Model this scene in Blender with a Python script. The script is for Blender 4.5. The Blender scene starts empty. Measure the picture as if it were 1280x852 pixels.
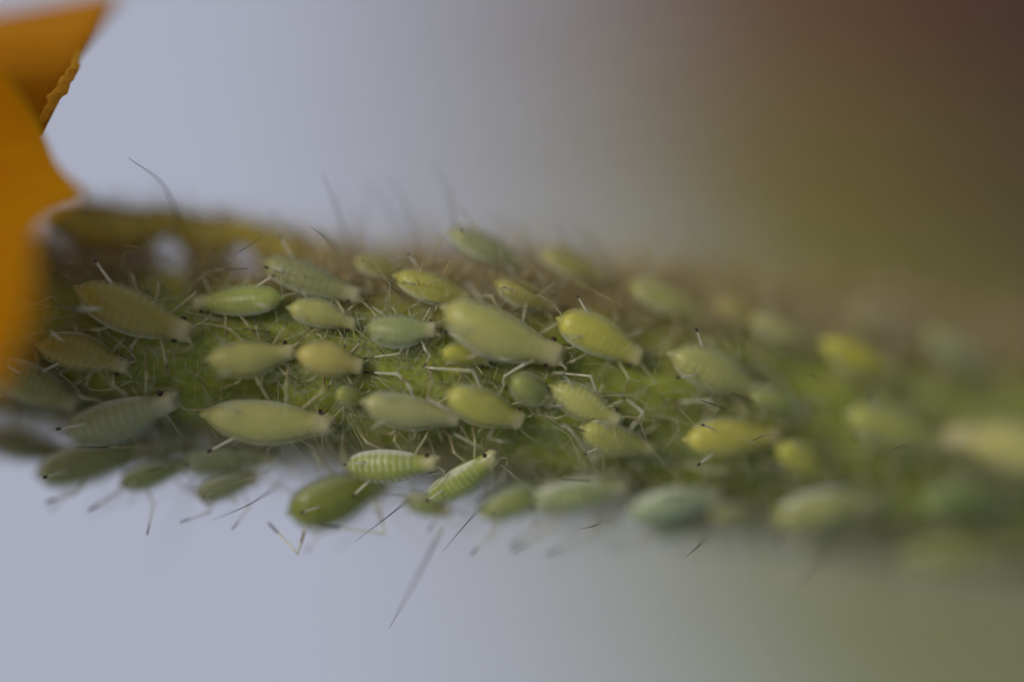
import bpy, math, random
import numpy as np
from mathutils import Vector, Matrix, noise
random.seed(11)
sc = bpy.context.scene
C = sc.collection

# ------------------------------------------------------------------ camera, sky, sun, exposure
D = 150.0           # mm from lens to the plane of focus (1 unit = 1 mm)
K = 0.02            # mm per photograph pixel in the plane of focus
cd = bpy.data.cameras.new('camera'); cam = bpy.data.objects.new('camera', cd); C.objects.link(cam)
cam.location = (0, 0, D)                       # looks straight down on the stem
cd.sensor_width = 36.0; cd.lens = 36.0 * D / (1280 * K)
cd.clip_start = 1.0; cd.clip_end = 20000.0
cd.dof.use_dof = True; cd.dof.focus_distance = D - 0.18
cd.dof.aperture_fstop = cd.lens * 1e-3 / 47.0  # 47 mm wide lens opening
sc.camera = cam

SUN_E, SUN_A = 48.0, -62.0     # elevation, azimuth clockwise from +Y: from the upper left
w = bpy.data.worlds.new('World'); sc.world = w; w.use_nodes = True
nt = w.node_tree; bg = nt.nodes['Background']
sky = nt.nodes.new('ShaderNodeTexSky'); sky.sky_type = 'NISHITA'; sky.sun_disc = False
sky.sun_elevation = math.radians(SUN_E); sky.sun_rotation = math.radians(SUN_A)
sky.dust_density = 3.0
hs = nt.nodes.new('ShaderNodeHueSaturation'); hs.inputs['Saturation'].default_value = 0.6   # overcast
nt.links.new(sky.outputs[0], hs.inputs['Color']); nt.links.new(hs.outputs[0], bg.inputs['Color'])
bg.inputs['Strength'].default_value = 0.10
sl = bpy.data.lights.new('sun', 'SUN'); sl.energy = 1.35; sl.angle = math.radians(11); sl.color = (1.0, 0.96, 0.9)
so = bpy.data.objects.new('sun', sl); C.objects.link(so)
sd = Vector((math.sin(math.radians(SUN_A)) * math.cos(math.radians(SUN_E)),
             math.cos(math.radians(SUN_A)) * math.cos(math.radians(SUN_E)), math.sin(math.radians(SUN_E))))
so.rotation_euler = sd.to_track_quat('Z', 'Y').to_euler()
vs = sc.view_settings
sc.display_settings.display_device = 'sRGB'
vs.view_transform = 'Standard'; vs.look = 'None'; vs.gamma = 1.0; vs.use_curve_mapping = False
vs.exposure = -0.23
sc.cycles.use_denoising = True
sc.cycles.max_bounces = 8; sc.cycles.transparent_max_bounces = 8
sc.cycles.sample_clamp_indirect = 4.0

# ------------------------------------------------------------------ helpers
def at(px, py, z=0.0):
    f = K * (D - z) / D
    return Vector(((px - 640) * f, (426 - py) * f, z))
def proj(p):
    f = D / (D - p.z) / K
    return 640 + p.x * f, 426 - p.y * f

def link(name, me, mats, parent=None, smooth=True):
    if smooth:
        me.polygons.foreach_set('use_smooth', [True] * len(me.polygons))
    for m in (mats if isinstance(mats, (list, tuple)) else [mats]):
        me.materials.append(m)
    o = bpy.data.objects.new(name, me); C.objects.link(o)
    if parent: o.parent = parent
    return o
def tag(o, label, cat, group=None):
    o['label'] = label; o['category'] = cat
    if group: o['group'] = group
    return o

class MB:
    def __init__(s): s.v = []; s.f = []; s.m = []
    def tube(s, pts, rad, sides=6, mats=None, cap=True):
        n = len(pts); b0 = len(s.v)
        t = (pts[1] - pts[0]).normalized()
        a = t.orthogonal().normalized()
        for i in range(n):
            if i == 0: tt = pts[1] - pts[0]
            elif i == n - 1: tt = pts[-1] - pts[-2]
            else: tt = pts[i + 1] - pts[i - 1]
            if tt.length < 1e-9: tt = t
            tt = tt.normalized()
            a = (a - tt * a.dot(tt))
            a = a.normalized() if a.length > 1e-6 else tt.orthogonal().normalized()
            b = tt.cross(a)
            for k in range(sides):
                g = 2 * math.pi * k / sides
                s.v.append(pts[i] + (a * math.cos(g) + b * math.sin(g)) * rad[i])
            t = tt
        for i in range(n - 1):
            for k in range(sides):
                k2 = (k + 1) % sides
                s.f.append((b0 + i * sides + k, b0 + i * sides + k2, b0 + (i + 1) * sides + k2, b0 + (i + 1) * sides + k))
                s.m.append(mats[i] if mats else 0)
        if cap:
            s.f.append(tuple(b0 + k for k in reversed(range(sides)))); s.m.append(mats[0] if mats else 0)
            s.f.append(tuple(b0 + (n - 1) * sides + k for k in range(sides))); s.m.append(mats[-1] if mats else 0)
    def mesh(s, name, M=None):
        me = bpy.data.meshes.new(name)
        vv = [M @ p for p in s.v] if M else s.v
        me.from_pydata([tuple(p) for p in vv], [], s.f)
        me.polygons.foreach_set('material_index', s.m)
        me.update(); return me

def spline(pts, n):
    """Catmull-Rom through pts"""
    P = [pts[0] * 2 - pts[1]] + list(pts) + [pts[-1] * 2 - pts[-2]]
    out = []
    segs = len(pts) - 1
    for i in range(n):
        t = i / (n - 1) * segs; k = min(int(t), segs - 1); u = t - k
        a, b, c, d = P[k:k + 4]
        out.append(0.5 * ((2 * b) + (c - a) * u + (2 * a - 5 * b + 4 * c - d) * u * u + (3 * b - a - 3 * c + d) * u ** 3))
    return out
def polyline(pts, per=4):
    """straight limbs with slightly rounded joints"""
    out = [pts[0]]
    for i in range(1, len(pts)):
        a, b = pts[i - 1], pts[i]
        for k in range(1, per + 1):
            out.append(a.lerp(b, k / per))
    return out

# ------------------------------------------------------------------ materials
def mat(name):
    m = bpy.data.materials.new(name); m.use_nodes = True
    return m, m.node_tree, m.node_tree.nodes['Principled BSDF']
def N(nt, typ, **kw):
    n = nt.nodes.new(typ)
    for k, v in kw.items(): setattr(n, k, v)
    return n
def mixc(nt, fac, a, b, blend='MIX'):
    n = nt.nodes.new('ShaderNodeMix'); n.data_type = 'RGBA'; n.blend_type = blend
    for s, x in ((n.inputs[0], fac), (n.inputs[6], a), (n.inputs[7], b)):
        if hasattr(x, 'is_linked'): nt.links.new(x, s)
        elif isinstance(x, (int, float)): s.default_value = x
        else: s.default_value = (*x, 1)
    return n.outputs[2]
def simple(name, col, rough=0.5, sss=0.0, rad=0.3, trans=0.0, spec=0.4, vary=0.0, scale=3.0):
    m, nt, p = mat(name)
    p.inputs['Base Color'].default_value = (*col, 1); p.inputs['Roughness'].default_value = rough
    p.inputs['Specular IOR Level'].default_value = spec
    p.inputs['Subsurface Weight'].default_value = sss
    p.inputs['Subsurface Radius'].default_value = (1, 1, .5); p.inputs['Subsurface Scale'].default_value = rad
    p.inputs['Transmission Weight'].default_value = trans
    if vary:
        tc = N(nt, 'ShaderNodeTexCoord'); no = N(nt, 'ShaderNodeTexNoise'); no.inputs['Scale'].default_value = scale
        no.inputs['Detail'].default_value = 6
        nt.links.new(tc.outputs['Object'], no.inputs['Vector'])
        c = mixc(nt, no.outputs[0], tuple(x * (1 - vary) for x in col), tuple(min(1, x * (1 + vary)) for x in col))
        nt.links.new(c, p.inputs['Base Color'])
    return m

M = {}
# aphid skin: object colour + pigment pattern held in the mesh
m, nt, p = mat('aphid_skin')
oi = N(nt, 'ShaderNodeObjectInfo'); at_ = N(nt, 'ShaderNodeAttribute', attribute_name='pattern')
sep = N(nt, 'ShaderNodeSeparateColor'); nt.links.new(at_.outputs['Color'], sep.inputs[0])
tc = N(nt, 'ShaderNodeTexCoord'); no = N(nt, 'ShaderNodeTexNoise'); no.inputs['Scale'].default_value = 4.5; no.inputs['Detail'].default_value = 5
nt.links.new(tc.outputs['Object'], no.inputs['Vector'])
c1 = mixc(nt, no.outputs[0], (0.72, 0.76, 0.62), (1.55, 1.46, 1.30)); c1 = mixc(nt, 1.0, oi.outputs['Color'], c1, 'MULTIPLY')
dk = mixc(nt, 1.0, oi.outputs['Color'], (0.34, 0.52, 0.24), 'MULTIPLY')
c2 = mixc(nt, sep.outputs[0], c1, dk)
c3 = mixc(nt, sep.outputs[1], c2, (0.74, 0.80, 0.60))
c4 = mixc(nt, sep.outputs[2], c3, (0.58, 0.50, 0.30))
nt.links.new(c4, p.inputs['Base Color'])
p.inputs['Roughness'].default_value = 0.42; p.inputs['Specular IOR Level'].default_value = 0.2
p.inputs['Subsurface Weight'].default_value = 0.85; p.inputs['Subsurface Radius'].default_value = (1.0, 1.0, 0.5)
p.inputs['Subsurface Scale'].default_value = 0.5
n2 = N(nt, 'ShaderNodeTexNoise'); n2.inputs['Scale'].default_value = 22; nt.links.new(tc.outputs['Object'], n2.inputs['Vector'])
bp = N(nt, 'ShaderNodeBump'); bp.inputs['Strength'].default_value = 0.12; bp.inputs['Distance'].default_value = 0.05
nt.links.new(n2.outputs[0], bp.inputs['Height']); nt.links.new(bp.outputs[0], p.inputs['Normal'])
M['core'] = m
# clear outer skin over the coloured inside
m, nt, p = mat('aphid_clear_skin')
oi = N(nt, 'ShaderNodeObjectInfo'); at_ = N(nt, 'ShaderNodeAttribute', attribute_name='pattern')
sep = N(nt, 'ShaderNodeSeparateColor'); nt.links.new(at_.outputs['Color'], sep.inputs[0])
c0 = mixc(nt, 1.0, oi.outputs['Color'], (1.15, 1.14, 1.25), 'MULTIPLY'); c1 = mixc(nt, 0.16, c0, (0.70, 0.70, 0.50))
c2 = mixc(nt, sep.outputs[1], c1, (0.80, 0.84, 0.70)); c3 = mixc(nt, sep.outputs[2], c2, (0.60, 0.52, 0.32))
nt.links.new(c3, p.inputs['Base Color'])
ma = N(nt, 'ShaderNodeMath', operation='MULTIPLY_ADD'); ma.inputs[1].default_value = .35; ma.inputs[2].default_value = .36
nt.links.new(sep.outputs[1], ma.inputs[0]); 
mb_ = N(nt, 'ShaderNodeMath', operation='MULTIPLY_ADD'); mb_.inputs[1].default_value = .7; mb_.use_clamp = True
nt.links.new(sep.outputs[2], mb_.inputs[0]); nt.links.new(ma.outputs[0], mb_.inputs[2]); nt.links.new(mb_.outputs[0], p.inputs['Alpha'])
p.inputs['Roughness'].default_value = 0.24; p.inputs['Specular IOR Level'].default_value = 0.55
p.inputs['Subsurface Weight'].default_value = 0.6; p.inputs['Subsurface Radius'].default_value = (1, 1, .7); p.inputs['Subsurface Scale'].default_value = .3
tc = N(nt, 'ShaderNodeTexCoord'); n2 = N(nt, 'ShaderNodeTexNoise'); n2.inputs['Scale'].default_value = 14; n2.inputs['Detail'].default_value = 4
nt.links.new(tc.outputs['Object'], n2.inputs['Vector'])
bp = N(nt, 'ShaderNodeBump'); bp.inputs['Strength'].default_value = 0.25; bp.inputs['Distance'].default_value = 0.06
nt.links.new(n2.outputs[0], bp.inputs['Height']); nt.links.new(bp.outputs[0], p.inputs['Normal'])
M['skin'] = m
M['eye'] = simple('aphid_eye', (0.035, 0.008, 0.006), 0.25)
M['leg'] = simple('aphid_leg', (0.70, 0.66, 0.48), 0.2, 0.3, 0.1, spec=0.8, vary=0.15)
M['leg'].node_tree.nodes['Principled BSDF'].inputs['Alpha'].default_value = 0.6
M['leg_dim'] = simple('aphid_leg_glassy', (0.50, 0.47, 0.26), 0.25, 0.3, 0.1, spec=0.6, vary=0.15)
M['leg_dim'].node_tree.nodes['Principled BSDF'].inputs['Alpha'].default_value = 0.42
M['dark'] = simple('aphid_dark_joint', (0.045, 0.03, 0.02), 0.35)
M['tan'] = simple('aphid_tan_joint', (0.28, 0.21, 0.10), 0.35)

# stem: green below, brown-red pigment on the upper flank (attribute), fine mottling
m, nt, p = mat('stem_skin')
at_ = N(nt, 'ShaderNodeAttribute', attribute_name='pattern'); sep = N(nt, 'ShaderNodeSeparateColor'); nt.links.new(at_.outputs['Color'], sep.inputs[0])
tc = N(nt, 'ShaderNodeTexCoord'); no = N(nt, 'ShaderNodeTexNoise'); no.inputs['Scale'].default_value = 1.1; no.inputs['Detail'].default_value = 7
mp = N(nt, 'ShaderNodeMapping'); mp.inputs['Scale'].default_value = (0.5, 1.6, 1.6)
nt.links.new(tc.outputs['Object'], mp.inputs['Vector']); nt.links.new(mp.outputs[0], no.inputs['Vector'])
rp = N(nt, 'ShaderNodeValToRGB'); rp.color_ramp.elements[0].position = .36; rp.color_ramp.elements[1].position = .66
nt.links.new(no.outputs[0], rp.inputs[0])
g = mixc(nt, rp.outputs[0], (0.17, 0.20, 0.013), (0.40, 0.44, 0.035))
n3 = N(nt, 'ShaderNodeTexNoise'); n3.inputs['Scale'].default_value = .9; n3.inputs['Detail'].default_value = 4; nt.links.new(tc.outputs['Object'], n3.inputs['Vector'])
r3 = N(nt, 'ShaderNodeValToRGB'); r3.color_ramp.elements[0].position = .4; r3.color_ramp.elements[1].position = .6; nt.links.new(n3.outputs[0], r3.inputs[0])
c = mixc(nt, sep.outputs[0], g, mixc(nt, r3.outputs[0], (0.42, 0.26, 0.10), (0.44, 0.38, 0.05)))
nt.links.new(c, p.inputs['Base Color']); p.inputs['Roughness'].default_value = 0.6
p.inputs['Subsurface Weight'].default_value = 0.4; p.inputs['Subsurface Radius'].default_value = (.8, 1, .3); p.inputs['Subsurface Scale'].default_value = 0.4
n2 = N(nt, 'ShaderNodeTexNoise'); n2.inputs['Scale'].default_value = 9; n2.inputs['Detail'].default_value = 8; nt.links.new(tc.outputs['Object'], n2.inputs['Vector'])
bp = N(nt, 'ShaderNodeBump'); bp.inputs['Strength'].default_value = 0.5; bp.inputs['Distance'].default_value = 0.1
nt.links.new(n2.outputs[0], bp.inputs['Height']); nt.links.new(bp.outputs[0], p.inputs['Normal'])
M['stem'] = m
M['fuzz'] = simple('fine_pale_hair', (0.44, 0.50, 0.17), 0.35, spec=0.5)
M['fuzz2'] = simple('brown_hair', (0.50, 0.38, 0.14), 0.4, spec=0.4)
M['pink'] = simple('pinkish_pale_hair', (0.58, 0.47, 0.32), 0.4, spec=0.5)
M['clear'] = simple('clear_hair', (0.60, 0.60, 0.42), 0.25, spec=0.6)
M['clear'].node_tree.nodes['Principled BSDF'].inputs['Alpha'].default_value = 0.6
M['hair'] = simple('long_hair_base', (0.30, 0.24, 0.14), 0.35)
M['hair_dark'] = simple('long_hair_tip', (0.05, 0.032, 0.022), 0.35)
M['bract'] = simple('bract_skin', (0.48, 0.37, 0.05), 0.55, 0.3, 0.3, vary=0.35, scale=0.8)

# petal
def petal_mat(name, a, b):
    m, nt, p = mat(name)
    tc = N(nt, 'ShaderNodeTexCoord'); no = N(nt, 'ShaderNodeTexNoise'); no.inputs['Scale'].default_value = 1.3; no.inputs['Detail'].default_value = 6
    mp = N(nt, 'ShaderNodeMapping'); mp.inputs['Rotation'].default_value = (0, 0, .6); mp.inputs['Scale'].default_value = (.35, 2.2, 1)
    nt.links.new(tc.outputs['Object'], mp.inputs['Vector']); nt.links.new(mp.outputs[0], no.inputs['Vector'])
    bp = N(nt, 'ShaderNodeBump'); bp.inputs['Strength'].default_value = .35; bp.inputs['Distance'].default_value = .15
    nt.links.new(no.outputs[0], bp.inputs['Height']); nt.links.new(bp.outputs[0], p.inputs['Normal'])
    nt.links.new(mixc(nt, no.outputs[0], a, b), p.inputs['Base Color'])
    p.inputs['Roughness'].default_value = 0.65; p.inputs['Specular IOR Level'].default_value = 0.06
    p.inputs['Subsurface Weight'].default_value = 0.5; p.inputs['Subsurface Radius'].default_value = (1, .6, .1); p.inputs['Subsurface Scale'].default_value = 0.6
    return m
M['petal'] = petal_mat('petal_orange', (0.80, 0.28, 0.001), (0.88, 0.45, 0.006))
M['petal_shaded'] = petal_mat('petal_shaded_amber', (0.36, 0.125, 0.001), (0.44, 0.19, 0.002))  # petal orange darkened: the upper petal's shade is put into its colour
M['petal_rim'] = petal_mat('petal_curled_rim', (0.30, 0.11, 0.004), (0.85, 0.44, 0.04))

# ------------------------------------------------------------------ setting: pale ground far below, garden plant behind
m, nt, p = mat('pale_paving')
tc = N(nt, 'ShaderNodeTexCoord'); no = N(nt, 'ShaderNodeTexNoise'); no.inputs['Scale'].default_value = 0.02; no.inputs['Detail'].default_value = 9
nt.links.new(tc.outputs['Object'], no.inputs['Vector'])
nt.links.new(mixc(nt, no.outputs[0], (0.52, 0.548, 0.655), (0.64, 0.675, 0.80)), p.inputs['Base Color']); p.inputs['Roughness'].default_value = 0.9
me = bpy.data.meshes.new('ground')
S = 9000; me.from_pydata([(-S, -S, -420), (S, -S, -420), (S, S, -420), (-S, S, -420)], [], [(0, 1, 2, 3)])
o = link('ground', me, m, smooth=False); o['kind'] = 'structure'

def leaf_mesh(name, L, W, fold=.25, droop=.25, nu=16, nv=8):
    v = []; f = []
    for i in range(nu + 1):
        t = i / nu
        hw = W * math.sin(math.pi * t ** 0.8) ** 0.8 * .5 + .15
        hw *= 1 + .05 * math.sin(t * 44)
        for j in range(nv + 1):
            s = j / nv * 2 - 1
            v.append((L * t, hw * s, -droop * L * t * t + fold * abs(s) * hw + .03 * W * math.sin(9 * t + 3 * s)))
    for i in range(nu):
        for j in range(nv):
            a = i * (nv + 1) + j
            f.append((a, a + nv + 1, a + nv + 2, a + 1))
    me = bpy.data.meshes.new(name); me.from_pydata(v, [], f); me.update(); return me
def thick(o, t):
    md = o.modifiers.new('thickness', 'SOLIDIFY'); md.thickness = t; md.offset = 0

plant = bpy.data.objects.new('garden_plant', None); C.objects.link(plant)
plant.location = at(1250, 300, -415)
tag(plant, 'blurred olive leaved plant with dark red flower, far behind the stem on the right', 'plant')
PI0 = Matrix.Translation(plant.location).inverted()
leafA = simple('olive_leaf', (0.20, 0.175, 0.055), 0.6, vary=0.25, scale=.2)
leafE = simple('grey_green_leaf', (0.31, 0.335, 0.18), 0.7, vary=0.2, scale=.2)
leafD = simple('dark_brown_leaf', (0.080, 0.050, 0.034), 0.7, vary=0.2, scale=.2)
leafC = simple('light_olive_leaf', (0.285, 0.265, 0.065), 0.6, vary=0.2, scale=.2)
leafB = simple('brown_leaf', (0.14, 0.078, 0.045), 0.7, vary=0.25, scale=.2)
redp = simple('dark_red_petal', (0.14, 0.036, 0.028), 0.6, vary=0.2, scale=.3)
def put_leaf(name, tail, tip, W, m, z0, z1, roll=0, droop=.06):
    a, b = at(*tail, z0 - 13), at(*tip, z1 - 13)
    L = (b - a).length
    o = link(name, leaf_mesh(name, L, W, .18, droop), m, plant)
    x = (b - a).normalized(); zz = Vector((0, 0, 1)); y = zz.cross(x).normalized(); zz = x.cross(y)
    R = Matrix((x, y, zz)).transposed().to_4x4() @ Matrix.Rotation(math.radians(roll), 4, 'X')
    o.matrix_local = PI0 @ Matrix.Translation(a) @ R
    thick(o, .35)
    return o
# stalk from the ground up through the leaves
mb = MB(); pts = spline([at(1250, 300, -415), at(1330, 330, -300), at(1400, 280, -110), at(1100, -70, -56)], 24)
mb.tube(pts, [2.0 - 1.0 * i / 23 for i in range(24)], 10); link('stalk', mb.mesh('stalk', PI0), leafA, plant)
for t, e, W, mm, z0, z1 in [
    ((1500, 380), (560, 330), 8.0, leafC, -50, -47), ((1560, 580), (700, 470), 8.5, leafC, -52, -48),
    ((1520, 240), (540, 170), 8.0, leafA, -56, -51), ((1640, 790), (660, 670), 8.5, leafE, -54, -49),
    ((1600, 60), (560, 10), 8.0, leafB, -60, -55), ((1660, 980), (660, 850), 8.5, leafE, -56, -50),
    ((1720, 480), (680, 400), 9.0, leafA, -63, -58), ((1600, -60), (520, -140), 9.0, leafB, -61, -56),
    ((1740, 230), (700, 240), 9.5, leafA, -66, -62), ((1700, -220), (560, -300), 9.5, leafB, -63, -58),
    ((1750, 1180), (760, 1030), 9.0, leafE, -62, -56), ((1740, 680), (800, 570), 9.0, leafA, -67, -62),
    ((1800, 900), (820, 760), 9.5, leafE, -67, -62), ((1900, 60), (900, 60), 11.0, leafB, -70, -65), ((1900, 340), (900, 320), 11.0, leafA, -70, -65),
    ((2200, 160), (1100, 150), 9.0, leafD, -48, -45), ((2250, 420), (1180, 330), 9.0, leafD, -49, -45), ((2250, -60), (1100, -20), 9.0, leafD, -50, -46),
    ((2300, 620), (1250, 520), 9.0, leafD, -50, -46), ((2300, 860), (1250, 740), 9.0, leafE, -53, -48), ((2250, 1080), (1200, 930), 9.0, leafE, -54, -49),
    ((2300, 220), (1250, 240), 10.0, leafD, -58, -54), ((2300, 560), (1250, 440), 10.0, leafD, -58, -54), ((2250, -300), (1100, -240), 10.0, leafD, -55, -50)]:
    put_leaf('leaf', t, e, W, mm, z0, z1)
for k in range(16):
    a = k / 16 * 2 * math.pi + .1
    cx, cy = 1090, -70; rr_ = 1.0 if k % 2 else .82
    put_leaf('petal', (cx + 10 * math.cos(a), cy + 10 * math.sin(a)), (cx + 330 * rr_ * math.cos(a), cy + 250 * rr_ * math.sin(a)), 3.2, redp, -38 - .5 * (k % 2), -40, droop=.1)

# ------------------------------------------------------------------ the stem
UX = [-900, -300, 0, 200, 450, 600, 750, 900, 1100, 1280, 1600, 2200]
YC = [300, 375, 412, 438, 452, 466, 487, 511, 542, 572, 630, 735]
RR = [1.7, 1.85, 1.95, 2.12, 2.4, 2.52, 2.6, 2.68, 2.75, 2.8, 2.8, 2.8]
ZF = [-7, -2.6, -1.0, -0.15, -0.02, -0.02, -0.45, -1.25, -2.2, -3.4, -6.6, -15]
def sm(xs, ys, u):   # smoothed piecewise interpolation
    return float(np.mean([np.interp(u + d, xs, ys) for d in (-90, -45, 0, 45, 90)]))
def axis(u):
    R = sm(UX, RR, u); z = sm(UX, ZF, u) - R
    return at(u, sm(UX, YC, u), z), R
_cache = {}
def frame(u):
    q = round(u)
    if q not in _cache:
        a, R = axis(q); T = (axis(q + 8)[0] - axis(q - 8)[0]).normalized()
        n = Vector((0, 0, 1)); n = (n - T * n.dot(T)).normalized(); dn = T.cross(n).normalized()
        if dn.y > 0: dn = -dn
        _cache[q] = (a, R, T, n, dn)
    return _cache[q]
def S_(u, phi, h=0.0, r=None):
    a, R, T, n, dn = frame(u)
    nn = n * math.cos(phi) + dn * math.sin(phi)
    return a + nn * ((R if r is None else r) + h), nn
def surf(px, py, h=0.0):
    """point on the stem's front at height h seen at a photograph pixel, with the surface normal"""
    u = px; phi = 0; r = None
    a, R, T, n, dn = frame(u)
    for it in range(14):
        a, R, T, n, dn = frame(u)
        ax, ay = proj(a)
        off = (py - ay) * K * (D - a.z) / D * 0.99
        lim = math.sin(math.radians(63))
        s = off / (R + h)
        if abs(s) > lim:
            phi = math.copysign(math.radians(63), s); rad = abs(off) / lim
        else:
            phi = math.asin(s); rad = R + h
        p = a + (n * math.cos(phi) + dn * math.sin(phi)) * rad
        qx, qy = proj(p)
        u += (px - qx) * .8
    ph2 = max(-math.radians(54), min(math.radians(54), phi))      # bodies at the edge lean out
    nn = n * math.cos(ph2) + dn * math.sin(ph2)
    return p, nn
def to_stem(p, h=0.0):
    """drop a world point radially on to the stem"""
    u = proj(p)[0]
    for it in range(3):
        a, R, T, n, dn = frame(u)
        u += (p - a).dot(T) / K * .9
    a, R, T, n, dn = frame(u)
    d = p - a; d -= T * d.dot(T)
    return a + d.normalized() * (R + h)

flower = bpy.data.objects.new('flowering_stem', None); C.objects.link(flower)
tag(flower, 'hairy green stem crossing the frame with an orange flower at its left end', 'flower stem')
nu, nv = 260, 56
v = []; f = []; pat = []
for i in range(nu + 1):
    u = -900 + 3000 * i / nu
    for j in range(nv):
        ph = 2 * math.pi * j / nv
        a, R, T, n, dn = frame(u)
        rib = .035 * math.cos(ph * 7) + .09 * noise.noise(Vector((u * .012, math.cos(ph) * 1.3, math.sin(ph) * 1.3)))
        p_, nn = S_(u, ph, rib); v.append(tuple(p_))
        s = -math.sin(ph)      # +1 = upper flank
        x = (s - .45 + .35 * noise.noise(Vector((u * .008, ph, 3)))) / .4
        pat.append(max(0, min(1, x)))
for i in range(nu):
    for j in range(nv):
        j2 = (j + 1) % nv
        f.append((i * nv + j, i * nv + j2, (i + 1) * nv + j2, (i + 1) * nv + j))
f.append(tuple(range(nv))); f.append(tuple(nu * nv + j for j in reversed(range(nv))))
me = bpy.data.meshes.new('stem'); me.from_pydata(v, [], f); me.update()
ca = me.color_attributes.new('pattern', 'FLOAT_COLOR', 'POINT')
for i, x in enumerate(pat): ca.data[i].color = (x, 0, 0, 1)
stem = link('stem', me, M['stem'], flower)

# fine hair: uncountable, joined as stuff
def fuzz(name, n, mt, phis, lens, rad, seed, lay, urange=(-80, 1480), tuft=False):
    rnd = random.Random(seed); mb = MB()
    for i in range(n):
        u = rnd.uniform(*urange); ph = rnd.uniform(*phis)
        if ph < -.75 and (186 < u < 238 or 280 < u < 324): continue     # bare patches below the bract
        p0, nn = S_(u, ph, -.02); a, R, T, _, dn = frame(u)
        side = nn.cross(T)
        d = (nn * rnd.uniform(*lay) + T * rnd.gauss(0, .7) + side * rnd.gauss(0, .7)).normalized()
        L = rnd.uniform(*lens) * (1 if not tuft else max(.3, .75 + 1.5 * noise.noise(Vector((u * .022, ph * 1.2, seed))))); c = Vector((rnd.gauss(0, 1), rnd.gauss(0, 1), rnd.gauss(0, 1))) * .22 * L
        p1 = p0 + d * L * .5 + c * .6; p2 = p0 + d * L + c * .2 - nn * .1 * L
        r = rad * rnd.uniform(.6, 1.4)
        pts = [p0, p0.lerp(p1, .55) , p1, p1.lerp(p2, .6), p2]
        mb.tube(pts, [r, r * .9, r * .75, r * .55, r * .2], 3, cap=False)
    o = link(name, mb.mesh(name), mt, stem); o['kind'] = 'stuff'
    return o
fuzz('fine_hair', 5200, M['fuzz'], (-1.0, 1.5), (.25, .95), .009, 1, (.1, .8))
fuzz('fine_hair', 8000, M['fuzz2'], (-2.1, -.7), (.4, 1.3), .012, 2, (.5, 1.2))
fuzz('fine_hair', 2200, M['fuzz2'], (-2.0, -.8), (.9, 2.0), .013, 12, (.7, 1.5), tuft=True)
fuzz('fine_hair', 1500, M['pink'], (-1.9, -.7), (.6, 1.7), .016, 14, (.7, 1.5), tuft=True)
fuzz('fine_hair', 3800, M['clear'], (-1.2, 1.6), (.8, 2.1), .009, 15, (.5, 1.4))
fuzz('fine_hair', 1500, M['clear'], (.9, 2.1), (1.0, 2.4), .012, 16, (.6, 1.4), tuft=True)
fuzz('fine_hair', 3200, M['fuzz2'], (.85, 2.1), (.4, 1.4), .010, 3, (.5, 1.2))

def hair(pts, r=.022, dark=.55, n=12):
    mb = MB(); q = spline(pts, n)
    mb.tube(q, [r * (1 - .82 * i / (n - 1)) for i in range(n)], 5, [1 if i / (n - 1) > dark else 0 for i in range(n - 1)])
    return link('hair', mb.mesh('hair'), [M['hair'], M['hair_dark']], stem)
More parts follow.
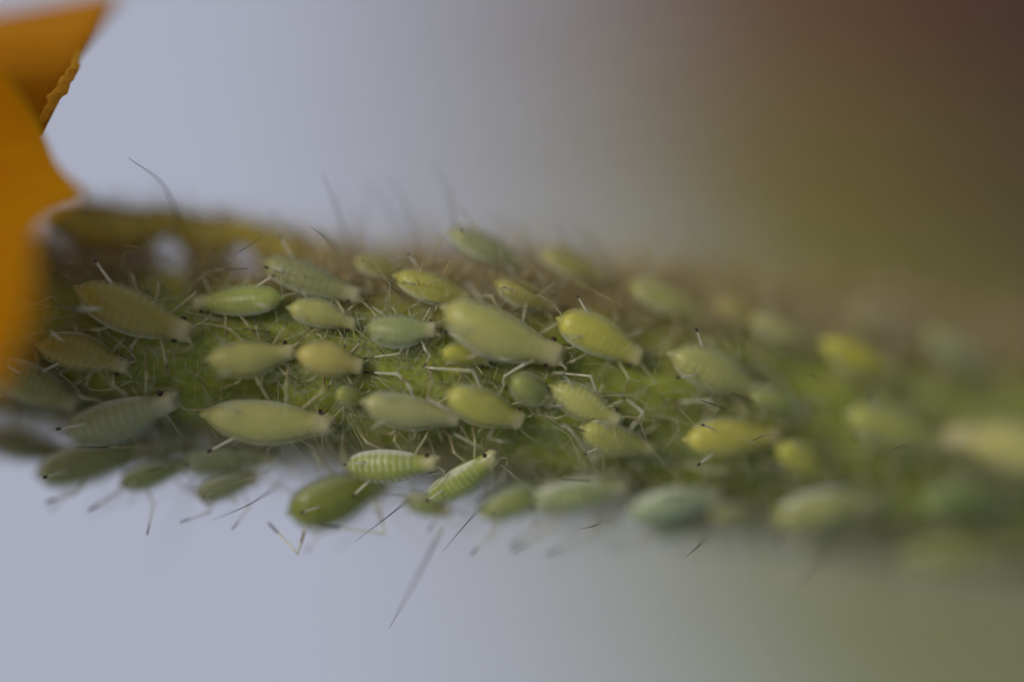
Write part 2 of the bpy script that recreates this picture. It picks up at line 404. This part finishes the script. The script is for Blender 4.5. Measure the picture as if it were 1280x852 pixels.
# the long hairs one can pick out: tip first, (px, py, z); base dropped on the stem
for tip, mid, base, dark, r in [
    ((160, 197, .1), (203, 230, -.5), (226, 282, -2.0), .0, .030), ((388, 283, 0), (405, 296, -.3), (425, 318, -1.6), .3, .022),
    ((402, 217, -.5), (418, 255, -.9), (440, 320, -2.2), 0, .026), ((478, 220, -1.1), (503, 255, -1.4), (525, 330, -2.4), 0, .028),
    ((448, 222, -1.6), (480, 258, -1.8), (515, 330, -2.6), 0, .026), ((540, 208, -.9), (560, 245, -1.3), (570, 330, -2.3), 0, .028),
    ((262, 651, -.4), (312, 630, -.1), (352, 603, -.6), .1, .024), ((444, 676, 0), (485, 645, .1), (522, 615, -.4), .1, .024),
    ((553, 689, .1), (582, 655, 0), (610, 622, -.5), .1, .022), ((487, 784, .1), (512, 737, -.8), (552, 660, -2.4), 0, .032),
    ((722, 661, 0), (742, 657, 0), (765, 645, -.7), .35, .024), ((853, 699, -.3), (872, 683, 0), (895, 655, -1.4), .25, .026),
    ((992, 737, -.8), (1022, 705, -1.2), (1058, 670, -2.6), 0, .034), ((962, 686, -.8), (973, 675, -.9), (990, 655, -2), 0, .022),
    ((475, 347, .1), (493, 362, 0), (515, 380, -.4), .2, .018), ((770, 384, .1), (777, 391, .1), (795, 408, -.6), .5, .020),
    ((1112, 566, 0), (1126, 557, -.1), (1150, 548, -1.5), .3, .020), ((973, 543, .1), (950, 546, .1), (915, 562, -.6), .3, .018),
    ((330, 295, .1), (305, 311, .1), (280, 326, -.7), .3, .018), ((930, 330, -2.0), (934, 350, -2.6), (940, 400, -3.2), 0, .024),
    ((62, 340, .3), (64, 341, -.1), (70, 350, -1.4), .2, .030), ((176, 455, .3), (172, 463, .1), (168, 475, -.2), .2, .020),
    ((250, 462, .2), (243, 466, .1), (232, 468, -.1), .4, .018), ((247, 470, .3), (252, 478, .1), (258, 486, 0), .3, .016),
    ((1010, 468, .0), (1018, 471, -.4), (1030, 476, -2), .3, .020), ((640, 690, -1.5), (665, 668, -1.8), (690, 640, -2), 0, .026),
    ((690, 690, -2.0), (730, 672, -2.2), (770, 640, -2.3), 0, .026), ((187, 720, -3.6), (215, 670, -3.2), (240, 600, -2.6), 0, .03),
    ((115, 640, -1.4), (150, 615, -1.6), (190, 580, -1.9), 0, .022), ((1180, 800, -5), (1205, 780, -5.2), (1240, 730, -6), 0, .03)]:
    p0 = at(tip[0], tip[1], tip[2] + .16); p2, nn = surf(base[0], base[1], -.03)
    p1 = at(mid[0], mid[1], mid[2] + .16)
    hair([p2, p1, p0], r, dark)
rnd = random.Random(5)
for i in range(170):
    u = rnd.uniform(-40, 1350); ph = rnd.choice([rnd.uniform(-2.0, -.5), rnd.uniform(-1.3, 1.3), rnd.uniform(.6, 2.0)])
    p0, nn = S_(u, ph, -.03); a, R, T, _, dn = frame(u)
    L = rnd.uniform(.7, 1.9) * (1.15 if abs(ph) > 1 else .8)
    d = (nn + T * rnd.gauss(-.35, .45) + dn * rnd.gauss(0, .3)).normalized()
    bend = T * rnd.gauss(-.25, .3) + dn * rnd.gauss(0, .2)
    hair([p0, p0 + d * L * .5, p0 + d * L + bend * L * .5], rnd.uniform(.012, .02), rnd.uniform(.2, .7), 8)

for i in range(72):
    u = rnd.uniform(60, 1300); ph = rnd.uniform(1.15, 1.9) * rnd.choice([-1, -1, 1])
    p0, nn = S_(u, ph, -.03); a, R, T, _, dn = frame(u)
    L = rnd.uniform(1.1, 2.6); d = (nn + T * rnd.gauss(-.45, .35) + Vector((0, 0, rnd.gauss(.6, .35)))).normalized()
    hair([p0, p0 + d * L * .5, p0 + d * L + T * rnd.gauss(-.3, .25) * L * .5], rnd.uniform(.018, .03), rnd.uniform(.0, .4), 8)

# bract along the upper edge at the left, gaps between it and the stem
rows = [((56, 270), 3, -1.3), ((80, 274), 17, -1.4), ((120, 283), 29, -1.5), ((165, 290), 27, -1.5), ((212, 278), 13, -1.5),
        ((255, 302), 32, -1.6), ((302, 290), 12, -1.6), ((350, 318), 27, -1.7), ((400, 330), 26, -2.0), ((480, 352), 24, -2.4)]
v = []; f = []; nb = 40
cp = spline([at(x, y, z) for (x, y), w_, z in rows], nb); wd = [float(np.interp(i / (nb - 1) * (len(rows) - 1), range(len(rows)), [r[1] for r in rows])) * K for i in range(nb)]
for i in range(nb):
    for j in range(9):
        s = j / 4 - 1
        v.append(tuple(cp[i] + Vector((.05, 1, 0)) * s * wd[i] * (1 + .06 * math.sin(i * 2.1)) + Vector((0, 0, -.5 * abs(s) * wd[i]))))
for i in range(nb - 1):
    for j in range(8):
        f.append((i * 9 + j, i * 9 + j + 1, (i + 1) * 9 + j + 1, (i + 1) * 9 + j))
me = bpy.data.meshes.new('bract'); me.from_pydata(v, [], f); me.update()
bract = link('bract', me, M['bract'], flower); thick(bract, .25)
mb = MB(); rnd = random.Random(8)
for i in range(700):
    k = rnd.randrange(2, nb - 1); s = rnd.choice([-1, 1, rnd.uniform(-1, 1)])
    p0 = cp[k] + Vector((rnd.uniform(-.2, .2), s * wd[k], 0))
    d = Vector((rnd.gauss(-.2, .5), s * .8 + rnd.gauss(0, .3), rnd.gauss(.1, .5))).normalized(); L = rnd.uniform(.3, .85)
    if s < 0: L *= .4
    mb.tube([p0, p0 + d * L * .5, p0 + d * L + Vector((-.15 * L, 0, 0))], [.011, .009, .003], 3, cap=False)
o = link('fine_hair', mb.mesh('fine_hair'), M['fuzz2'], bract); o['kind'] = 'stuff'

# petals of the orange flower: sheets between two edges
def sheet(name, left, right, n=30, mcols=14, bulge=0.0, th=.3, wave=.08, m='petal'):
    A = spline([at(*q) for q in left], n); B = spline([at(*q) for q in right], n)
    v = []; f = []
    for i in range(n):
        for j in range(mcols + 1):
            t = j / mcols
            p = A[i].lerp(B[i], t)
            p = p + Vector((0, 0, bulge * math.sin(math.pi * t) + wave * noise.noise(p * .9)))
            v.append(tuple(p))
    for i in range(n - 1):
        for j in range(mcols):
            a = i * (mcols + 1) + j
            f.append((a, a + 1, a + mcols + 2, a + mcols + 1))
    me = bpy.data.meshes.new(name); me.from_pydata(v, [], f); me.update()
    o = link(name, me, M[m], flower); thick(o, th)
    md = o.modifiers.new('smooth', 'SUBSURF'); md.levels = 1; md.render_levels = 1
    return o
sheet('petal', [(-420, 60, .6), (-420, 130, .8), (-420, 200, 1.0), (-420, 280, 1.6), (-420, 340, 2.4), (-420, 420, 3), (-380, 500, 3.4), (-300, 560, 3.6)],
      [(-30, 55, 2.0), (22, 112, 1.6), (54, 163, 1.2), (73, 206, 1.5), (109, 245, 2.0), (72, 262, 2.3), (48, 290, 3.0), (44, 340, 3.9), (37, 405, 4.7), (-14, 492, 5.2)], bulge=-.4)
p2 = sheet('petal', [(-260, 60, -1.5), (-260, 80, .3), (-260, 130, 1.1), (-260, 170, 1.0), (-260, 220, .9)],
      [(155, -10, -2.8), (127, 36, -1.3), (99, 77, -.3), (82, 112, 0), (52, 172, .1)], bulge=-.7, m='petal_shaded')
sheet('petal', [(-640, -120, 8.5), (-700, 0, 9), (-720, 150, 10), (-700, 320, 11), (-650, 460, 11)],
      [(-90, -150, 6.0), (-95, -30, 6.8), (-112, 120, 8.6), (-122, 300, 9.6), (-132, 440, 10)], bulge=1.0)  # extra petal out of view, added to shade the left stem and petals
mb = MB(); q = spline([at(52, 154, .25), at(57, 137, .3), at(69, 121, .3), at(82, 104, .15), at(93, 84, -.1), at(101, 66, -.45)], 60)
rr = [(.05 + .085 * math.sin(math.pi * i / 59) ** .6) * (1 + .45 * noise.noise(Vector((i * .17, 0, 0)))) for i in range(60)]
q = [p + Vector((.06 * noise.noise(p * 5), .06 * noise.noise(p * 5 + Vector((7, 7, 7))), 0)) for p in q]
mb.tube(q, rr, 14)
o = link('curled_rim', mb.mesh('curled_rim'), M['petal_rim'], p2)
tx = bpy.data.textures.new('lumps', 'CLOUDS'); tx.noise_scale = .22
o.modifiers.new('sub', 'SUBSURF').render_levels = 2; md = o.modifiers.new('lumps', 'DISPLACE'); md.texture = tx; md.strength = .16

# ------------------------------------------------------------------ aphids
PT = [0, .015, .05, .10, .18, .28, .40, .52, .62, .70, .77, .83, .875, .91, .95, .98, 1.0]
PW = [0.02, .25, .46, .65, .83, .94, 1.0, .96, .86, .75, .64, .56, .52, .50, .47, .40, .24]
def body_mesh(L, W, H, seg, rim, rnd, bd=None):
    n, k = 58, 32
    ts = np.array([i / (n - 1) for i in range(n)]); ts = .5 * ts + .5 * (1 - np.cos(np.pi * ts)) / 2
    ws = np.mean([np.interp(np.clip(ts + d, 0, 1), PT, PW) for d in (-.012, 0, .012)], axis=0); ws[0] = .02; ws[-1] = .22
    vr = random.Random(int(L * 1e4)); p_, q_ = vr.uniform(.82, 1.12), vr.uniform(.9, 1.13)
    ws = np.interp(ts ** q_, ts, ws) ** p_
    v = []; f = []; pat = []
    seed_ = rnd.uniform(0, 50)
    bend = (rnd.uniform(-.05, .05) if bd is None else bd) * L
    for i in range(n):
        t = ts[i]
        ab = max(0, min(1, (t - .05) / .05)) * max(0, min(1, (.80 - t) / .08))
        ph = t * 13.5
        gro = abs(math.sin(math.pi * ph)) ** .5 - .8            # narrow grooves between segments
        for j in range(k):
            a = 2 * math.pi * j / k; cy, sz = math.cos(a), math.sin(a)
            dors = max(0, sz)
            wv = ws[i] * W * .5
            flange = math.exp(-(sz / .22) ** 2)
            r = 1 + seg * ab * gro * (.35 + .65 * dors) + (.05 + .5 * seg) * flange * ab
            hz = (H * .58 if sz > 0 else H * .42) * ws[i] ** .85
            x = (t - .5) * L
            if t > .93: x += .035 * L * (abs(cy) ** 3 - .35) * (t - .93) / .07
            fl = 1.0 if sz > 0 else 1.0
            v.append((x, cy * wv * r + bend * math.sin(math.pi * t), sz * hz * r * fl + .04 * L * math.sin(math.pi * t) * 0))
            band = math.exp(-((abs(cy) - .52) / .20) ** 2) * dors * ab
            mid = math.exp(-(cy / .10) ** 2) * (sz > 0) * ab * .5
            ridge = rim * ab * (max(0, gro) * 4.5 * dors ** .5 * (abs(cy) > .25) * .55 + flange * (.85 + .48 / max(rim, .1))) * (rim > 0)
            head = max(0, min(1, (t - .80) / .12))
            bk = .35 + .9 * noise.noise(Vector((x * 2.2 + seed_, cy * 2, 1.7)))
            pat.append((max(0, min(1, (band * .6 + mid) * bk)), min(1, ridge), head * .55, 1))
    for i in range(n - 1):
        for j in range(k):
            j2 = (j + 1) % k
            f.append((i * k + j, (i + 1) * k + j, (i + 1) * k + j2, i * k + j2))
    f.append(tuple(range(k))); f.append(tuple((n - 1) * k + j for j in reversed(range(k))))
    me = bpy.data.meshes.new('body'); me.from_pydata(v, [], f); me.update()
    ca = me.color_attributes.new('pattern', 'FLOAT_COLOR', 'POINT')
    ca.data.foreach_set('color', np.array(pat, dtype=np.float32).ravel())
    return me
def ball(name, r):
    v = [(0, 0, r)]; f = []
    for i in range(1, 6):
        for j in range(10):
            a = math.pi * i / 6; b = 2 * math.pi * j / 10
            v.append((r * math.sin(a) * math.cos(b), r * math.sin(a) * math.sin(b), r * math.cos(a)))
    v.append((0, 0, -r)); last = len(v) - 1
    for j in range(10):
        j2 = (j + 1) % 10
        f.append((0, 1 + j, 1 + j2)); f.append((last, last - 10 + j2, last - 10 + j))
        for i in range(4): f.append((1 + i * 10 + j, 1 + (i + 1) * 10 + j, 1 + (i + 1) * 10 + j2, 1 + i * 10 + j2))
    me = bpy.data.meshes.new(name); me.from_pydata(v, [], f); me.update(); return me

GROUP = 'aphids crowding the hairy stem'
def limb(name, pts, r0, r1, root, Mi, kind, bright=False):
    mb = MB(); per = 6
    q = polyline(pts, per) if kind != 'curve' else spline(pts, 16)
    n = len(q); rad = []; mats = []
    for i in range(n):
        t = i / (n - 1); r = r0 + (r1 - r0) * t
        if kind == 'leg':
            j = i % per
            if j == 0 and 0 < i < n - 1: r *= 1.25
        rad.append(r)
    if kind == 'curve': rad[0] *= 3.2; rad[1] *= 2.2
    for i in range(n - 1):
        t = (i + .5) / (n - 1)
        if kind == 'leg': mats.append(1 if t > .90 else (2 if (abs(t - .5) < .03 and len(pts) == 4) else 0))
        elif kind == 'curve': mats.append(1 if t > .80 else (2 if int(t * 16) in (4, 8, 11) else 0))
        else: mats.append(1 if t > .62 else 0)
    mb.tube(q, rad, 6, mats)
    return link(name, mb.mesh(name, Mi), [M['leg' if bright else 'leg_dim'], M['dark'], M['tan']], root)

def aphid(label, tail, head, Wpx, col, h=None, seg=.02, rim=.25, roll=0, legs=(), ant=None, dz=0.0, tilt=.38, sw=None, nleg=6):
    rnd = random.Random(str(tail) + str(head))
    W = Wpx * K; H = W * .80
    if h is None: h = H * .42 + .10
    pt, _ = surf(*tail, h + tilt); ph, _ = surf(*head, h - .35 * tilt)
    c, n = surf((tail[0] + head[0]) / 2, (tail[1] + head[1]) / 2, h + .3 * abs(tilt))
    x = ph - pt; Lp = math.hypot(head[0] - tail[0], head[1] - tail[1]) * K
    L = min(x.length, Lp * 1.22) * (D - c.z) / D
    x.normalize(); z = (n - x * n.dot(x)).normalized(); y = z.cross(x)
    c = c + n * dz
    R = Matrix((x, y, z)).transposed().to_4x4() @ Matrix.Rotation(math.radians(roll), 4, 'X')
    Mw = Matrix.Translation(c) @ R
    root = bpy.data.objects.new('aphid', None); C.objects.link(root)
    root.matrix_world = Mw; root.empty_display_size = .2
    tag(root, label, 'aphid', GROUP)
    Mi = Mw.inverted()
    edge = 0 if abs(n.z) > .62 else (1 if n.y < 0 else -1)
    bd = rnd.uniform(-.045, .045)
    # body
    b = link('body', body_mesh(L, W, H, seg, rim, rnd, bd), M['skin'], root); b.color = (*col, 1)
    g_ = link('inner_body', body_mesh(L, W, H, seg * 1.4, 0.0, random.Random(str(head)), bd), M['core'], root); g_.color = (*col, 1)
    g_.location = (-.008 * L, 0, -.02 * H); g_.scale = (.92, .78, .80)
    # eyes
    hw = .46 * W * .5
    for s in (-1, 1):
        e = link('eye', ball('eye', .020 * L + .014), M['eye'], root); e.location = (.392 * L, s * .255 * W, .02 * H)
    # cauda
    mb = MB(); mb.tube([Vector((-.46 * L, 0, .0 * H)), Vector((-.49 * L, 0, .0 * H)), Vector((-.515 * L, 0, .01 * H)), Vector((-.53 * L, 0, .01 * H))],
                       [.05 * L, .035 * L, .024 * L, .008 * L], 8)
    cu = link('cauda', mb.mesh('cauda'), M['skin'], root); cu.color = (*[min(.7, q * 1.15) for q in col], 1)
    # cornicles
    for s in (-1, 1):
        p0 = Vector((-.24 * L, s * .30 * W, .34 * H)); d = Vector((-.82, s * .42 + rnd.gauss(0, .1), .38 + rnd.gauss(0, .08))).normalized()
        pts = [p0, p0 + d * .10 * L, p0 + d * .21 * L, p0 + d * .25 * L]
        mb = MB(); mb.tube(pts, [.017 * L, .012 * L, .011 * L, .013 * L], 7, [0, 0, 1])
        link('cornicle', mb.mesh('cornicle'), [M['leg'], M['dark']], root)
    # antennae
    for s in (-1, 1):
        p0 = Vector((.485 * L, s * .085 * W * 1.6, .05 * H))
        back = rnd.random() < .55 if sw is None else sw
        if ant and ant[0 if s < 0 else 1] is not None:
            q = [Mi @ surf(px, py, hh)[0] for px, py, hh in ant[0 if s < 0 else 1]]
            pts = [p0] + q
        elif back:
            pts = [p0, p0 + Vector((.06, s * .07, .05)) * L, p0 + Vector((-.20, s * (.24 + rnd.uniform(-.05, .05)), .14)) * L,
                   p0 + Vector((-.62, s * (.36 + rnd.uniform(-.12, .08)), .16 + rnd.uniform(-.08, .06))) * L]
        else:
            a_ = rnd.uniform(.25, .8)
            pts = [p0, p0 + Vector((.06, s * .05, .04)) * L, p0 + Vector((.28 * math.cos(a_), s * .30 * math.sin(a_), .07)) * L,
                   p0 + Vector((.62 * math.cos(a_), s * .58 * math.sin(a_), .03 + rnd.uniform(-.1, .06))) * L]
        a_ = limb('antenna', [Mw @ q for q in pts], .009 * L + .003, .004 * L + .002, root, Mi, 'curve')
    # legs: the ones the picture shows first, the rest as an aphid stands
    todo = [(.24, .20, .34), (.14, -.02, .44), (.04, -.40, .42)]
    slots = [(s, k) for k in range(3) for s in (-1, 1)]
    used = set()
    for q in legs:
        pts = [surf(px, py, hh)[0] for px, py, hh in q]
        l0 = Mi @ pts[0]; s = 1 if l0.y > 0 else -1
        cand = [sl_ for sl_ in slots if sl_ not in used]
        cand.sort(key=lambda sl_: (sl_[0] != s, abs(todo[sl_[1]][0] * L - l0.x)))
        used.add(cand[0])
        rootp = Mw @ Vector((todo[cand[0][1]][0] * L, cand[0][0] * .10 * W, -.22 * H))
        limb('leg', [rootp] + pts, .016 * L + .006, .009 * L + .004, root, Mi, 'leg', True)
    for s, k in slots[:nleg]:
        if (s, k) in used: continue
        x0, dx, dy = todo[k]
        r0 = Vector((x0 * L, s * .14 * W, -.2 * H))
        ft = r0 + Vector((dx * rnd.uniform(.7, 1.3), s * (dy * .78 + rnd.uniform(-.08, .12)), -.1)) * L
        fw = Mw @ ft; ft = to_stem(fw, .015)
        if edge * (R @ Vector((0, s, 0))).y < -.3: ft = fw.lerp(ft, .25)      # legs held out over the edge
        kn = (Mw @ r0).lerp(ft, .45) + (R @ Vector(((.06 if k == 0 else -.04), s * .10, 0))) * L + (R @ Vector((0, 0, 1))) * (L * rnd.uniform(.10, .2))
        an = ft.lerp(kn, .08)
        limb('leg', [Mw @ r0, kn, an, ft + (ft - (Mw @ r0)).normalized() * .05], .016 * L + .005, .008 * L + .003, root, Mi, 'leg')
    return root

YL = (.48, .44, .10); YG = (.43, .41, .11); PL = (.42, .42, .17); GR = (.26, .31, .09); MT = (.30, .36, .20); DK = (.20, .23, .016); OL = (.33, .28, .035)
aphid('large olive yellow aphid with a dark eye, just below the bract by the petal', (95, 362), (240, 418), 58, OL)
aphid('dull olive aphid between the large olive one and the pale grey green one', (48, 434), (162, 460), 46, OL)
aphid('dim olive aphid half hidden behind the orange petal at the left edge', (-8, 462), (98, 506), 56, (.30, .30, .08))
aphid('pale grey green aphid with a dark eye, on the lower left of the stem', (80, 546), (222, 497), 60, (.30, .32, .14), rim=.4,
      legs=[[(180, 540, .3), (191, 559, .2), (170, 551, .1)], [(210, 524, .3), (217, 549, .25), (239, 545, .1)], [(100, 554, .3), (116, 571, .2)]])
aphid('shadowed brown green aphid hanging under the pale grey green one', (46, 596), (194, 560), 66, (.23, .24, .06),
      legs=[[(74, 588, .3), (72, 562, .5), (63, 612, .3)], [(110, 600, .1), (95, 618, .2), (58, 630, .2)], [(160, 580, .2), (150, 615, .2), (110, 640, .1)]])
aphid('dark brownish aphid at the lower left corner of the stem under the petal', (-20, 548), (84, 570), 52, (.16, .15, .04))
aphid('small blurred dull green aphid hanging low between two aphids at lower left', (150, 606), (232, 582), 42, (.27, .30, .09),
      legs=[[(180, 606, .2), (192, 630, .3), (184, 668, .2)], [(215, 596, .2), (232, 612, .3), (262, 632, .1)]])
aphid('light yellow green aphid nose to tail behind the yellow one', (257, 449), (369, 438), 47, YG, rim=.1, seg=.008)
aphid('small plain yellow aphid with two dark eyes, just ahead of the light yellow green one', (369, 440), (452, 458), 45, (.52, .45, .12), rim=.05, seg=.008,
      ant=([(447, 441, .4), (452, 434, .5), (458, 427, .5)], None))
aphid('olive green aphid facing left, above the light yellow green one', (352, 372), (240, 380), 42, (.33, .37, .07), sw=True)
aphid('small translucent segmented aphid above the yellow one, facing right', (360, 384), (446, 406), 38, (.44, .43, .12), seg=.04, rim=.45)
aphid('green aphid with mint rim and clear segments, alone in the upper middle', (457, 409), (547, 411), 43, (.30, .34, .12), seg=.05, rim=.55, tilt=-.1,
      legs=[[(503, 435, .4), (499, 441, .4), (452, 447, .1)], [(531, 436, .4), (537, 443, .4), (531, 456, .2)]])
aphid('large pale striped aphid slanting down right in the upper middle', (553, 383), (702, 442), 66, (.44, .43, .12), rim=.35,
      legs=[[(655, 442, .5), (631, 446, .6), (590, 426, .3), (545, 408, .1)], [(668, 447, .5), (655, 452, .6), (631, 467, .3), (627, 481, .1)]])
aphid('biggest plump pale yellow aphid on the lower front of the stem with blunt head', (255, 517), (416, 528), 62, (.47, .46, .14), rim=.1, seg=.008, ant=([(432, 541, .2), (452, 552, .2)], [(432, 505, .3), (448, 492, .2)]),
      legs=[[(318, 553, .4), (353, 580, .5), (368, 581, .3)], [(359, 550, .4), (359, 577, .3)], [(389, 542, .4), (391, 572, .3)]])
aphid('pale aphid in the middle whose head touches the tail end of a yellower one', (454, 500), (576, 520), 46, PL, rim=.3,
      legs=[[(512, 482, .5), (496, 466, .5), (455, 464, .1)]])
aphid('yellow green aphid at the centre with a long white hind leg stretched up and back', (558, 489), (653, 523), 49, (.47, .46, .085), rim=.2,
      legs=[[(600, 480, .5), (591, 461, .6), (536, 458, .35), (529, 456, .2)], [(590, 527, .4), (556, 507, .8), (522, 489, .6)], [(610, 545, .3), (626, 549, .4), (648, 552, .1)]])
aphid('crisp pale edged yellow aphid with dark tipped cornicles, right of centre', (686, 477), (776, 521), 42, (.48, .47, .12), seg=.02, rim=.6, tilt=-.1,
      legs=[[(744, 480, .4), (738, 464, .6), (700, 462, .3), (686, 462, .2)]])
aphid('faintly ridged olive yellow aphid directly under the crisp pale edged one', (729, 529), (816, 556), 43, (.42, .41, .09), seg=.04, rim=.4,
      legs=[[(790, 526, .5), (804, 508, .6), (773, 485, .3)], [(747, 560, .4), (745, 572, .5), (710, 529, .4), (698, 525, .2)]])
aphid('aphid with bright white cross ridges on a green back, at the lower middle', (432, 581), (548, 575), 48, (.33, .37, .07), h=1.0, seg=.06, rim=1.0, roll=-8, tilt=-.1,
      legs=[[(449, 604, .2), (430, 613, .2), (414, 620, .1)], [(455, 606, .3), (467, 628, .3), (470, 640, .1)]])
aphid('green aphid turned head up to the right with a mint flank, below the centre', (536, 622), (621, 564), 46, (.32, .37, .06), h=.95, seg=.03, rim=.5, roll=14,
      legs=[[(622, 565, .5), (590, 551, .5), (556, 535, .25)], [(575, 588, .6), (548, 585, .6), (497, 566, .4)], [(556, 628, .2), (553, 636, .2), (535, 662, .1)], [(548, 614, .2), (525, 621, .2), (585, 644, .1)]])
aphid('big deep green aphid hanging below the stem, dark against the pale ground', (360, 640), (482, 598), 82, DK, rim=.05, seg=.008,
      legs=[[(470, 622, .1), (480, 666, .1), (398, 655, 0)], [(384, 650, .2), (372, 690, .2), (336, 652, .1)]])
aphid('blurred translucent green aphid under the plump pale yellow one', (226, 578), (344, 570), 50, (.34, .38, .16),
      legs=[[(285, 592, .2), (297, 626, .3), (238, 610, .2)], [(320, 585, .2), (338, 604, .3), (372, 618, .1)]])
aphid('blurred green aphid at the lower edge just right of the mint flanked one', (596, 640), (694, 608), 56, (.34, .37, .10),
      legs=[[(622, 640, .2), (614, 664, .3), (588, 692, .1)], [(660, 632, .2), (668, 655, .3), (636, 682, .1)]])
aphid('blurred pale green aphid on the lower edge with a whitish back', (656, 628), (784, 600), 56, (.34, .38, .14), rim=.6, legs=[[(727, 581, .3), (757, 595, .5)], [(705, 630, .2), (694, 656, .3), (640, 688, .1)], [(745, 628, .2), (738, 664, .3), (682, 692, .1)]])
aphid('bluish mint aphid on the lower edge right of centre', (783, 642), (902, 612), 56, (.33, .40, .21), rim=.6, legs=[[(794, 627, .4), (821, 644, .5)], [(815, 645, .2), (802, 668, .3), (764, 684, .1)], [(860, 640, .2), (868, 664, .3), (836, 690, .1)]])
aphid('blurred bright yellow aphid right of the large pale striped one', (698, 394), (802, 442), 54, (.50, .47, .07), legs=[[(762, 440, .4), (746, 424, .6), (700, 428, .3)]])
aphid('blurred pale green yellow aphid on the upper right slope of the stem', (838, 434), (955, 486), 56, (.40, .40, .12))
aphid('plain yellow aphid on the right front of the stem with a pinkish head', (857, 541), (974, 538), 52, (.52, .48, .075), rim=.1,
      legs=[[(880, 518, .4), (890, 492, .7), (828, 496, .3)], [(912, 564, .4), (906, 582, .7), (828, 572, .4)]])
aphid('small yellow aphid just below right of the plain yellow one', (972, 548), (1034, 592), 42, (.46, .45, .06), nleg=4)
aphid('white rimmed aphid on the lower right edge of the stem', (966, 642), (1092, 618), 62, (.36, .37, .09), seg=.03, rim=.75)
aphid('blurred green yellow aphid on the far right front, heading down right', (1058, 508), (1178, 548), 54, (.40, .41, .09))
aphid('blurred pale yellow aphid with a pinkish head facing left, at the right edge', (1330, 566), (1184, 536), 64, (.56, .52, .17))
aphid('very blurred yellow aphid on the upper right of the stem', (1028, 420), (1122, 458), 46, (.46, .43, .02))
aphid('blurred olive aphid low on the right end of the stem', (1128, 692), (1268, 676), 52, (.34, .36, .06))
aphid('grey green aphid standing on the top edge of the stem above the middle', (560, 288), (654, 330), 44, (.31, .32, .13))
aphid('blurred small yellow aphid on the upper flank left of the large pale striped one', (494, 344), (588, 376), 44, (.42, .40, .06))
aphid('dull blue green aphid on the upper flank above the small segmented one', (328, 328), (452, 372), 46, (.27, .28, .10))
aphid('tiny yellow aphid in the gap under the large pale striped one', (553, 438), (612, 450), 28, (.44, .43, .05), nleg=4)
aphid('faint yellow green aphid on the upper flank right of centre', (788, 352), (884, 392), 44, (.38, .38, .09))
aphid('pale green smudge of an aphid on the upper flank at the far right', (1158, 412), (1244, 452), 42, (.30, .33, .12))

aphid('dim yellowish aphid at the fuzzy upper edge right of the grey green one', (676, 312), (762, 350), 42, (.36, .33, .06))
aphid('faint pale aphid low on the upper flank before the very blurred yellow one', (938, 392), (1022, 428), 40, (.40, .38, .12))
aphid('small dull green aphid tucked behind the heads of the two centre aphids', (640, 468), (690, 500), 40, (.28, .31, .07), nleg=4)

aphid('small grey green aphid hanging at the lower edge left of the big deep green one', (246, 618), (322, 596), 40, (.32, .33, .14),
      legs=[[(270, 614, .2), (262, 640, .2), (226, 652, .1)], [(300, 606, .2), (312, 632, .2), (290, 660, .1)]])
aphid('dim olive aphid high on the upper flank behind the green mint rimmed one', (440, 326), (514, 348), 40, (.30, .27, .05))
aphid('dull olive aphid at the lower edge between the bluish mint and the white rimmed ones', (884, 634), (966, 648), 46, (.28, .28, .08))
aphid('hazy tan aphid on the fuzzy upper flank just above the very blurred yellow one', (1060, 388), (1146, 412), 42, (.36, .31, .12))

aphid('small pale green aphid half hidden between the ridged one and the mint flanked one', (506, 622), (560, 640), 34, (.27, .30, .09), nleg=4)
aphid('thin dull green aphid at the lower edge under the bluish mint one', (812, 660), (880, 652), 34, (.22, .26, .12), nleg=4)
aphid('small grey olive aphid at the lower left edge, tail against the plump pale yellow one', (180, 566), (246, 560), 38, (.22, .23, .09))
aphid('dim yellowish aphid on the upper flank above the large pale striped one', (618, 352), (696, 382), 42, (.34, .30, .06))
aphid('hazy ochre aphid on the upper flank between two paler blurred ones at right of centre', (896, 372), (958, 404), 38, (.38, .31, .05))
aphid('small hazy green aphid just above and right of the plain yellow one', (938, 486), (1006, 512), 36, (.30, .33, .08), nleg=4)
aphid('dark green blurred aphid low on the far right end, above the olive one', (1150, 622), (1262, 612), 48, (.20, .26, .05))
aphid('little yellow green nymph beside the dark eye of the plump pale yellow aphid', (420, 488), (462, 500), 26, (.34, .36, .08), nleg=4)
